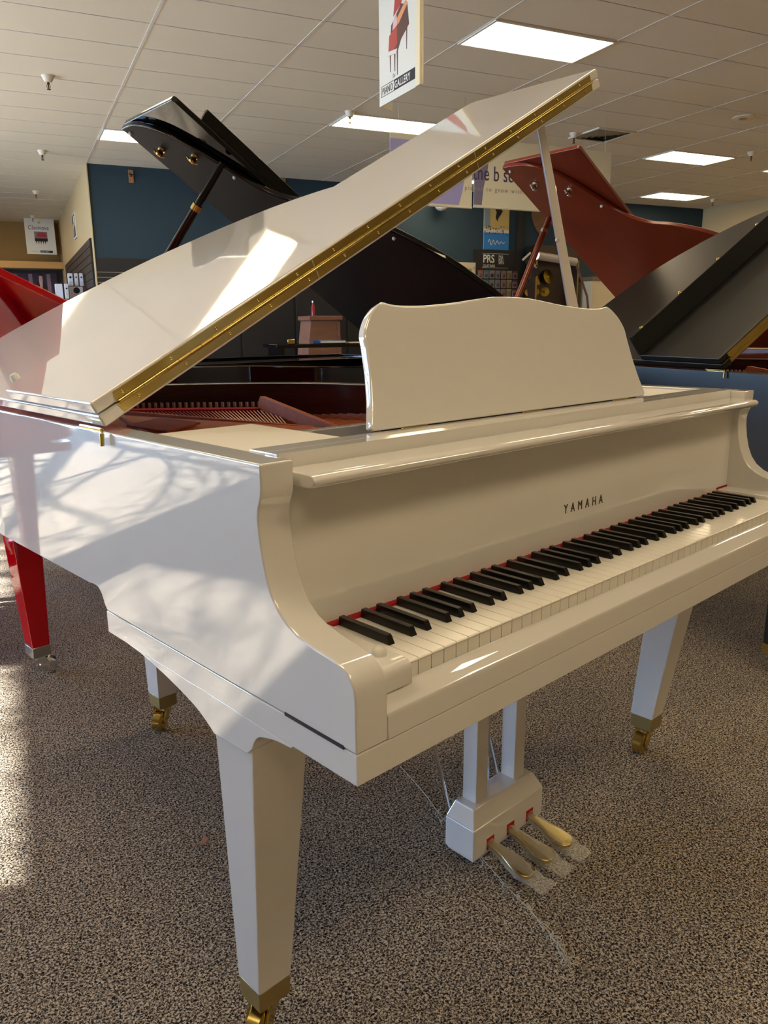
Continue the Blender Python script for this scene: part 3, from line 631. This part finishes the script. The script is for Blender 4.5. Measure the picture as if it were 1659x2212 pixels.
# banners
BB = 7.0; BD = mat('banner_white', (206, 204, 186), .6)
def banner(nm, lab, a0, a1, z0, z1, deco):
    t = thing('banner', lab, 'banner', AB(a0, BB, z0), ROOM)
    MB().box(0, a1-a0, -.006, 0, 0, z1-z0).obj('cloth', BD, t); MB().tube([(0, -.003, 0), (a1-a0, -.003, 0)], .012, 8).obj('lower_rod', BD, t)
    MB().tube([(.1, 0, z1-z0), (.1, 0, H-z0)], .002, 5).tube([(a1-a0-.1, 0, z1-z0), (a1-a0-.1, 0, H-z0)], .002, 5).obj('hanging_wire', STEEL, t)
    deco(t); return t
TX = Matrix.Rotation(PI/2, 4, 'X')
def d1(t): MB().prism([(.0, .02), (.82, .02), (.86, .15), (.90, .35), (.92, .62), (0, .62)], 'y', -.0085, -.0062).obj('lilac_field', LIL, t)
def d2(t):
    MB().prism([(0, .02), (.10, .02), (.12, .2), (.17, .4), (.2, .66), (0, .66)], 'y', -.0085, -.0062).obj('lilac_field', mat('grey_lilac_print', (112, 108, 140), .6), t)  # purple field printed at the banner's left end
    text('lettering', 'the b series', .215, Matrix.Translation((-.02, -.010, .275)) @ TX, PUR, t, .001, 1.05, .72)
    text('lettering', 'pianos to grow with', .066, Matrix.Translation((-.12, -.010, .165)) @ TX, mat('faded_print', (150, 146, 140), .6), t, .001, 1.5, .9)
banner('banner', 'white and lilac banner, left one, its end cut by the white piano lid', 3.42, 4.405, 2.385, 3.06, d1)
banner('banner', 'white banner reading the b series, behind the cherry piano lid', 4.43, 6.3, 2.40, 3.09, d2)
# items on the blue wall
def board(nm, lab, cat, a0, a1, z0, z1, m_, b=B1-.001, th_=.02, group=None):
    t = thing(nm, lab, cat, AB(a0, b, z0), ROOM, group); MB().box(0, a1-a0, -th_, 0, 0, z1-z0).obj('panel', m_, t); return t
# black slat wall at the left end of the blue wall
t = board('slat_wall', 'black slat display wall at the left end of the blue wall', 'wall panel', .985, 3.6, 0, 2.17, SLATB)
sl1 = MB().box(0, 2.6, -.034, -.02, 0, .062).mesh('slat', SLATB); sl2 = MB().box(0, 2.6, -.030, -.02, .0, .010).mesh('slat_groove', ALU)
for k in range(26):
    o = link('slat', sl1, t); o.location.z = .02+.075*k; o = link('slat_groove', sl2, t); o.location.z = .084+.075*k
# bird poster
YP = mat('yellow_print', (196, 172, 104), .5); BLP = mat('sky_blue_print', (30, 120, 190), .5); GP = mat('grey_blue_print', (120, 140, 150), .5)
t = board('poster', 'tall yellow over blue poster with a dark leaping figure on the blue wall', 'poster', 7.78, 8.33, 2.50, 3.5, WP, th_=.006)
MB().box(0, .55, -.009, -.006, .36, 1.0).obj('yellow_field', YP, t); MB().box(0, .13, -.011, -.009, .4, 1.0).obj('pale_field', GP, t); MB().box(0, .55, -.011, -.006, 0, .30).obj('blue_field', BLP, t)
sk = MB()
for i in range(46):
    x, z = rnd.uniform(.02, .52), rnd.uniform(.26, .42); r_ = rnd.uniform(.006, .016); sk.prism([(x-r_, z), (x, z-r_), (x+r_, z), (x, z+r_)], 'y', -.0125, -.009)
sk.obj('speckles', mat('navy_print', (24, 60, 96), .6), t, kind='stuff')
fg = MB().prism([(.20, .95), (.27, .78), (.23, .72), (.27, .66), (.25, .56), (.29, .50), (.31, .56), (.36, .62), (.40, .68), (.35, .74), (.44, .80), (.34, .82), (.32, .97), (.27, .86)], 'y', -.0125, -.009)
fg.obj('figure', BLK, t)
lp_ = []
for i in range(60):
    f = i/59; lp_.append((.10+.36*f, -.0125, .13+.045*math.sin(f*26)*(1.2-f)))
MB().tube(lp_, .006, 5).obj('script_flourish', WP, t)
# guitar brand rack
t = board('display_board', 'black display board with white PRS lettering above hanging packets', 'sign', 7.58, 8.52, 1.0, 2.49, SLATB, th_=.03)
for bd, sz, x, z, sx in (('PRS', .20, .18, 1.27, .80), ('PAUL', .072, .52, 1.355, .62), ('REED', .072, .52, 1.30, .62), ('SMITH', .072, .52, 1.245, .62), ('GUITARS', .066, .18, 1.19, 1.0)):
    text('lettering', bd, sz, Matrix.Translation((x, -.032, z)) @ TX, WP, t, .001, 1.0, sx, bold=.003 if bd == 'PRS' else 0)
MB().box(.16, .74, -.034, -.03, 1.425, 1.43).box(.16, .74, -.034, -.03, 1.175, 1.18).obj('rule_line', WP, t)
HC = [(150, 74, 44), (50, 100, 130), (104, 104, 112), (100, 100, 114), (120, 96, 88), (134, 124, 60), (96, 34, 40)]
HN = ['orange', 'blue', 'grey', 'pale grey', 'pinkish', 'yellow', 'dark red']
PC = [(130, 64, 44), (54, 74, 96), (30, 28, 28), (58, 58, 80), (110, 48, 34), (120, 92, 34), (84, 24, 24)]
CARD = mat('clear_card', (104, 102, 106), .4)
for r_ in range(4):
    for c_ in range(7):
        a = 7.64+.128*c_; z = 1.985-.165*r_
        t = thing('accessory_packet', '%s topped packet, %s in the %s row of the accessory board' % (HN[c_], ['first', 'second', 'third', 'fourth', 'fifth', 'sixth', 'last'][c_], ['top', 'second', 'third', 'bottom'][r_]), 'packet', AB(a, B1-.05, z), ROOM, 'guitar accessory packets on the black board')
        MB().box(0, .112, -.006, 0, 0, .11, .001, 1).obj('card', CARD, t); MB().box(0, .112, -.007, 0, .11, .145, .001, 1).obj('header', mat('header_%d' % c_, HC[c_], .5), t)
        MB().lathe([(0, .012), (.022, .010), (.034, 0), (0, 0)], 10, Matrix.Translation((.056, -.006, .055)) @ Matrix.Rotation(PI/2, 4, 'X')).obj('content', mat('content_%d' % c_, PC[(c_+r_) % 7], .5), t)
        MB().tube([(.056, .015, .15), (.056, -.01, .15)], .003, 5).obj('peg', STEEL, t)
t = board('trim_post', 'dark vertical post on the blue wall right of the leaping figure poster', 'post', 8.49, 8.61, 0, H, SLATB, th_=.05)
# guitar pick sign
pk = smooth_path([(0, -.26), (.12, -.12), (.20, .06), (.19, .17), (.10, .225), (0, .235), (-.10, .225), (-.19, .17), (-.20, .06), (-.12, -.12), (0, -.26)], 4)[:-1]
t = thing('pick_sign', 'tan guitar-pick shaped sign on the blue wall behind the cherry lid', 'sign', AB(9.03, B1, 3.06), ROOM)
MB().prism(pk, 'y', -.03, -.002, .004, 1).obj('pick', mat('cork_tan', (122, 84, 52), .6, var=(9, .15)), t)
t = thing('small_flag', 'small black flag with white script beside the packet board', 'flag', AB(8.60, 11.6, 2.24), ROOM)
FM = Matrix.Rotation(R(-38), 4, 'Y')
MB().box(-.20, .02, -.01, 0, .20, .235, M=FM).obj('bar', WP, t); MB().box(-.17, .0, -.008, -.004, -.20, .20, M=FM).obj('cloth', BLK, t)
text('lettering', 'Fender', .085, FM @ Matrix.Translation((-.06, -.010, .16)) @ Matrix.Rotation(PI/2, 4, 'Y') @ TX, WP, t, .001, 1, 1, shear=.3)
# cymbal cabinet
t = thing('display_cabinet', 'dark glass-fronted cabinet of brass cymbals left of the white prop stick', 'cabinet', AB(8.72, 11.75, 0), ROOM)
CB = mat('cabinet_brown', (58, 42, 30), .5)
cb = MB(); cb.box(0, 1.0, .28, .30, 0, 2.58); cb.box(0, .03, 0, .3, 0, 2.58); cb.box(.97, 1.0, 0, .3, 0, 2.58); cb.box(0, 1.0, 0, .3, 2.32, 2.58); cb.box(0, 1.0, 0, .3, 0, 1.5); cb.obj('carcass', CB, t)
MB().box(.0, .03, -.012, 0, 1.5, 2.32).box(.97, 1.0, -.012, 0, 1.5, 2.32).obj('door_frame', mat('gold_frame', (150, 120, 60), .4, metal=.6), t)
cyl_ = MB().lathe([(0, .022), (.018, .021), (.03, .012), (.034, .008), (.13, 0), (.13, -.001), (.03, .007), (0, .018)], 28).mesh('disc', mat('cymbal_bronze', (176, 150, 60), .25, metal=1, bump=(60, .2, .001)))
hole = MB().lathe([(0, .024), (.007, .024), (.007, .020), (0, .020)], 10).mesh('felt_hole', BLK)
CYL = ['upper middle brass cymbal in the dark cabinet', 'upper right brass cymbal in the dark cabinet', 'upper left brass cymbal half behind the cherry prop', 'lower middle small brass cymbal in the cabinet', 'lower right small brass cymbal in the cabinet', 'lower left small brass cymbal in the cabinet']
for i, (u, v, s_) in enumerate([(1165, 598, 1.15), (1190, 597, 1.05), (1146, 596, .9), (1161, 630, .62), (1182, 630, .68), (1147, 631, .55)]):
    a, z = onb(u, v, 11.9); c = thing('cymbal', CYL[i], 'cymbal', AB(a, 11.98, z), ROOM, 'cymbals in the display cabinet')
    for me_ in (cyl_, hole): o = link(me_.name.split('.')[0], me_, c); o.rotation_euler = (R(78), 0, R(14 if i < 3 else -35)); o.scale = (s_, s_, s_)
# lamp tube on a leaning stand
a0, z0_ = onb(1160, 552, 9.6); a1, z1_ = onb(1243, 566, 9.6); a2, z2_ = onb(1268, 640, 9.6)
t = thing('tube_lamp', 'silver tube lamp with a glowing end on a thin leaning stand', 'lamp', AB(a0, 9.6, 0), ROOM)
MB().tube([(0, 0, z0_), (a1-a0, 0, z1_)], .062, 16).obj('tube', mat('lamp_tube_grey', (170, 160, 145), .4), t)
MB().lathe([(0, .05), (.04, .038), (.062, 0), (0, 0)], 16, Matrix.Translation((0, 0, z0_)) @ Matrix.Rotation(-PI/2, 4, 'Y')).obj('glowing_end', mat('lamp_glow', (255, 240, 230), .5, emit=((1, .9, .85), 2.5)), t)
MB().tube([(a1-a0, 0, z1_), (a2-a0, 0, z2_), (a2-a0+.3, 0, .01)], .018, 8).obj('stand', mat('stand_brown', (96, 66, 52), .5), t)
MB().lathe([(0, .02), (.14, .015), (.15, 0), (0, 0)], 20, Matrix.Translation((a2-a0+.3, 0, 0))).obj('base', mat('stand_brown', (96, 66, 52), .5), t)
# white door and pale cabinet along the blue wall
DW = mat('door_cream', (206, 192, 160), .5)
d = MB(); d.box(0, .05, -.04, 0, 0, 2.20); d.box(.73, .78, -.04, 0, 0, 2.20); d.box(0, .78, -.04, 0, 2.15, 2.26)
dr = room('door_1', d.box(.05, .73, -.012, 0, 0, 2.15), DW); dr.location = AB(6.82, B1, 0)
MB().box(.12, .66, -.02, -.012, 1.15, 2.03, .004, 1).box(.17, .61, -.026, -.02, 1.20, 1.98, .004, 1).obj('door_panel', DW, dr)
MB().box(.12, .66, -.02, -.012, .15, 1.02, .004, 1).obj('door_panel', DW, dr); MB().lathe([(0, .05), (.025, .04), (.02, .01), (.03, 0)], 14, Matrix.Translation((.66, -.012, 1.0)) @ Matrix.Rotation(PI/2, 4, 'X')).obj('door_handle', BRASS, dr)
t = thing('display_counter', 'cream display counter behind the leaning lamp stand', 'counter', AB(9.85, 11.5, 0), ROOM)
MB().box(0, 1.5, 0, .55, 0, 1.95, .01, 1).obj('body', DW, t); MB().box(-.02, 1.52, -.02, .57, 1.95, 2.02, .005, 1).obj('top', mat('counter_top', (120, 100, 72), .5), t); MB().box(.06, .70, -.012, 0, .2, 1.85, .004, 1).obj('door', DW, t); MB().box(.80, 1.44, -.012, 0, .2, 1.85, .004, 1).obj('door', DW, t)
# security dome and wall hangers
t = thing('security_dome', 'small white dome fixture below the left banner', 'camera', AB(4.0, 7.3, 2.53), ROOM)
a_, z_ = onb(941, 446, B1)
t.location = AB(a_, B1-.005, z_)
MB().lathe([(0, -.10), (.06, -.09), (.10, -.055), (.12, 0), (.13, .02), (0, .02)], 20, Matrix.Translation((0, -.20, 0))).obj('dome', WP, t); MB().box(-.06, .06, -.16, -.005, .0, .03).obj('bracket', WP, t)
for (a, z, lb) in ((1.59, 3.34, 'wooden instrument hanger high on the blue wall at left'), (3.97, 3.38, 'wooden instrument hanger peeking above the far black lid')):
    t = thing('wall_hanger', lb, 'hanger', AB(a, B1, z), ROOM, 'wooden hangers on the blue wall')
    MB().box(-.035, .035, -.02, 0, -.09, .09, .003, 1).obj('plate', mat('hanger_wood', (150, 104, 62), .5), t)
    MB().tube([(0, -.02, 0), (0, -.10, .01)], .01, 6).tube([(-.03, -.15, .02), (-.03, -.10, .01), (.03, -.10, .01), (.03, -.15, .02)], .008, 6).obj('yoke', BLK, t)
# ---- alcove at the left
t = thing('poster', 'white Clavinova poster with red piano picture hanging in the alcove', 'poster', AB(.245, 18.7, 2.74), ROOM)
t['label'] = 'large white poster with a small red piano picture on the tan alcove wall'
PW, PH = .60, .74
MB().box(0, PW, -.02, 0, 0, PH).obj('panel', WP, t)
text('lettering', 'Clavinova', .125, Matrix.Translation((.06, -.022, .51)) @ TX, mat('violet_grey_print', (90, 74, 92), .6), t, .001, 1, .86, shear=.15)
MB().box(.18, .44, -.023, -.02, .32, .47).obj('picture', mat('mauve_print', (132, 100, 108), .6), t)
MB().prism([(.22, .36), (.25, .44), (.33, .45), (.40, .43), (.42, .36)], 'y', -.026, -.023).obj('red_picture', REDP, t)
MB().box(.18, .44, -.026, -.02, .27, .33).obj('key_picture', BLK, t)
ky = MB(); [ky.prism([(.20+.045*k, .27), (.225+.045*k, .27), (.212+.045*k, .20)], 'y', -.026, -.02) for k in range(5)]; ky.obj('key_picture', BLK, t)
MB().lathe([(0, .002), (.03, .002), (.03, 0), (0, 0)], 16, Matrix.Translation((.30, -.02, .66)) @ Matrix.Rotation(PI/2, 4, 'X')).obj('seal', YP, t)
MB().box(.27, .52, -.023, -.02, .035, .08).obj('lettering_box', BLK, t)
text('lettering', 'PIANO', .045, Matrix.Translation((.09, -.022, .042)) @ TX, mat('grey_print', (170, 165, 160), .6), t, .001, 1.2, .9)
text('lettering', 'GALLERY', .045, Matrix.Translation((.285, -.026, .042)) @ TX, WP, t, .001, 1.1, .85)
t = thing('valance', 'tan valance, warm light painted in, running under the alcove poster', 'valance', AB(A0+.1, BN, 2.46), ROOM)
MB().box(0, 6.95, -.42, 0, 0, .15, .004, 1).obj('soffit', mat('valance_lit_tan', (206, 160, 92), .7), t)  # warm light on the soffit is put into its colour
MB().box(0, 6.95, -.44, -.42, -.03, .0).obj('lip', WOODD, t)
t = thing('display_wall', 'dark brown display wall under the alcove valance', 'wall panel', AB(A0+.1, BN-.02, 0), ROOM); MB().box(0, 6.9, 0, .02, 0, 2.46).obj('panel', WOODD, t)
t = thing('poster', 'violet stage poster with a person in a dark suit, above the red lid', 'poster', AB(-.55, 19.3, 1.62), ROOM)
MB().box(0, 1.38, -.02, 0, 0, .76).obj('panel', mat('dusky_violet_print', (50, 36, 56), .6), t)
for x0, x1, c in ((.30, .55, (96, 84, 120)), (.78, .86, (150, 116, 130)), (1.16, 1.24, (138, 110, 126))): MB().box(x0, x1, -.023, -.02, .05, .74).obj('curtain_stripe', mat('stripe_%d' % c[0], c, .6), t)
MB().prism([(.84, .0), (.86, .35), (.93, .56), (.99, .60), (1.06, .60), (1.14, .5), (1.18, .0)], 'y', -.026, -.02).obj('dark_suit', mat('suit_print', (18, 14, 22), .6), t)
MB().prism([(.99, .58), (1.0, .69), (1.03, .71), (1.07, .68), (1.07, .58)], 'y', -.030, -.02).obj('face', PINKP, t); MB().prism([(.99, .6), (1.02, .32), (1.04, .28), (1.07, .6)], 'y', -.030, -.02).obj('shirt', PINKP, t)
MB().prism([(.97, .66), (1.0, .74), (1.07, .74), (1.09, .64), (1.07, .70), (1.0, .70)], 'y', -.033, -.02).obj('hair', BLK, t)
# side wall of the alcove: framed picture and brown panel cladding
b0, zt0 = 14.95, 3.12
t = thing('framed_picture', 'small black and gold picture on the alcove side wall', 'picture', AB(.965, 14.75, 2.70), ROOM)
MB().box(-.025, 0, -.26, .26, 0, .42, .004, 1).obj('frame', WP, t); MB().box(-.028, -.02, -.22, .22, .03, .39).obj('dark_print', BLK, t)
MB().box(-.031, -.026, -.20, -.02, .20, .36).box(-.031, -.026, .02, .12, .05, .22).obj('white_print', WP, t); MB().box(-.032, -.026, -.10, .16, .18, .24).obj('gold_print', YP, t)
t = thing('panel_cladding', 'brown brick-pattern cladding on the alcove side wall', 'wall panel', AB(.965, 12.2, 0), ROOM)
MB().box(-.02, 0, 0, 5.6, 0, 2.46).obj('backing', SLATB, t)
pnl = MB().box(-.035, -.02, .005, .615, .006, .114, .003, 1).mesh('panel', WOODD)
for r_ in range(21):
    for c_ in range(9): o = link('panel', pnl, t); o.location = (0, .62*c_-.0, .02+.116*r_)
# white boxes
BX = mat('white_carton', (206, 202, 206), .6)
def carton(lb, u0, v0, u1, v1, b, dep, grp='white cartons stacked in the alcove', art=1):
    a0, z1 = onb(u0, v0, b); a1, z0 = onb(u1, v1, b); a1b, _ = onb(u1, v0, b)
    t = thing('carton', lb, 'box', AB(a0, b, z0), ROOM, grp); w_, h_ = max(.05, (a1-a0)), z1-z0
    MB().box(0, w_, 0, dep, 0, h_, .003, 1).obj('box', BX, t)
    if art:
        MB().lathe([(0, .002), (w_*.26, .002), (w_*.26, 0), (0, 0)], 14, Matrix.Translation((w_/2, 0, h_*.68)) @ Matrix.Rotation(PI/2, 4, 'X')).obj('round_picture', BLK, t)
        MB().box(w_*.25, w_*.75, -.003, 0, h_*.28, h_*.34).box(w_*.3, w_*.6, -.003, 0, h_*.16, h_*.20).obj('print_line', mat('grey_print', (170, 165, 160), .6), t)
SB = 13.4
carton('white carton with round picture, left of the three upright ones', 146, 590, 159, 618, SB, .12); carton('white carton with round picture, middle of the three upright ones', 160, 590, 170, 618, SB, .12); carton('white carton with round picture, right of the three upright ones', 171, 590, 181, 618, SB, .12)
carton('wide white carton lying under the three upright cartons', 151, 619, 181, 645, SB, .2); carton('narrow white carton standing left of the wide one', 139, 613, 150, 645, SB-.2, .12); carton('cream carton at the left end of the stacked cartons', 119, 613, 138, 650, SB-.1, .2, art=0)
a0, z0_ = onb(119, 650, SB-.1); a1, _ = onb(185, 645, SB)
t = thing('low_shelf', 'low dark shelf under the white cartons in the alcove', 'shelf', AB(a0-.05, SB-.25, 0), ROOM); MB().box(0, a1-a0+.03, 0, .5, z0_-.045, z0_-.005).box(0, .04, 0, .5, 0, z0_-.045).box(a1-a0-.01, a1-a0+.03, 0, .5, 0, z0_-.045).obj('body', SLATB, t)
# ---- bits seen between lid and music desk
t = thing('backdrop_case', 'tall black case added as a dark backdrop behind the wooden lectern', 'cabinet', AB(1.75, 9.8, 0), ROOM)  # invented case, added to darken the gap behind the lectern
MB().box(0, 3.1, 0, .45, .06, 1.98, .008, 1).obj('carcass', SLATB, t); MB().box(.03, 3.07, .02, .43, 0, .06).obj('plinth', BLK, t)
for k in range(4): MB().box(.02+.77*k, .76+.77*k, -.018, 0, .10, 1.94, .004, 1).obj('door', BLK, t)
t = thing('console_stand_in', 'black console table standing in for a piano top under the white lid', 'table', AB(2.45, 8.0, 0), ROOM)  # added in place of another piano's top
MB().box(0, 1.9, 0, .55, .90, .945, .006, 1).obj('top', BLACKG, t); MB().box(.05, .10, .03, .5, 0, .9).obj('leg', BLACKG, t); MB().box(1.8, 1.85, .03, .5, 0, .9).obj('leg', BLACKG, t)
t = thing('lectern', 'brown wooden lectern with a flat top behind the black console', 'lectern', AB(3.13, 9.0, 0), ROOM)
LW_ = mat('lectern_brown', (122, 82, 62), .5, var=(3, .15, (1, 1, 6)))
MB().prism([(0, 0), (.06, .86), (.11, 1.22), (.50, 1.22), (.53, .86), (.56, 0)], 'y', 0, .4, .004, 1).obj('body', LW_, t); MB().box(.08, .54, -.03, .43, 1.22, 1.275, .006, 1).obj('top', LW_, t); MB().box(.47, .51, -.012, 0, .3, 1.2).obj('edge_strip', LW_, t)
a, z = onb(700, 742, 8.1)
t = thing('binder', 'blue binder lying on the black console table', 'binder', AB(3.02, 8.1, .945), ROOM); MB().box(0, .33, 0, .26, 0, .035, .004, 1).obj('cover', mat('navy_cover', (40, 62, 92), .3), t); MB().box(.005, .325, -.002, .255, .006, .028).obj('pages', WP, t)
t = thing('paper_stack', 'loose white papers beside the blue binder on the console', 'paper', AB(3.42, 8.15, .945), ROOM); MB().box(0, .30, 0, .21, 0, .004).obj('sheet', WP, t); MB().box(0, .30, 0, .21, .0045, .008, M=Matrix.Rotation(R(8), 4, 'Z')).obj('sheet', WP, t)
t = thing('brass_plaque', 'small gold plaque standing on the black console table', 'plaque', AB(2.62, 8.1, .945), ROOM); MB().box(0, .085, 0, .02, 0, .055, .004, 1).obj('plate', BRASS, t)
t = thing('red_bottle', 'slim red bottle standing on the wooden lectern', 'bottle', AB(3.31, 9.1, 1.275), ROOM); MB().lathe([(0, 0), (.024, 0), (.024, .12), (.012, .145), (.012, .17), (0, .17)], 14).obj('bottle', mat('red_bottle', (150, 16, 26), .3), t); MB().lathe([(0, .17), (.014, .17), (.014, .19), (0, .19)], 12).obj('cap', STEEL, t)
# ---- carpet seam and scrap
fr_ = MB(); sm = [(.80, .78), (.74, .60), (.695, .49), (.66, .36), (.628, .265), (.60, .17), (.57, .09), (.545, .04)]
sp2 = smooth_path(sm, 12)
fr_.tube([(x, y, .0008) for x, y in sp2[::2]], .0011, 5)
for i in range(170):
    x, y = sp2[int(rnd.random()**.6*(len(sp2)-1))]; x += rnd.uniform(-.006, .006); y += rnd.uniform(-.006, .006); an = rnd.uniform(0, 2*PI); L = rnd.uniform(.006, .02)
    fr_.tube([(x, y, .001), (x+math.cos(an)*L*.5, y+math.sin(an)*L*.5, .005), (x+math.cos(an+.5)*L, y+math.sin(an+.5)*L, .002)], .0009, 3)
o = fr_.obj('carpet_seam', mat('frayed_yarn', (205, 198, 182), .95), bpy.data.objects['floor'], kind='stuff'); o.rotation_euler.z = -ROOM
t = thing('leaf_scrap', 'curled pinkish brown scrap on the carpet left of the front leg', 'scrap', (.232, .815, .002))
b_ = bmesh.new(); g_ = [[b_.verts.new((i*.0065-.02, (j-1)*.007+.004*math.sin(i*1.3), .004+.004*math.sin(i*1.1+j))) for j in range(3)] for i in range(7)]
for i in range(6):
    for j in range(2): b_.faces.new((g_[i][j], g_[i+1][j], g_[i+1][j+1], g_[i][j+1]))
MB()._merge(b_).obj('leaf', mat('dry_leaf', (176, 140, 122), .8), t)
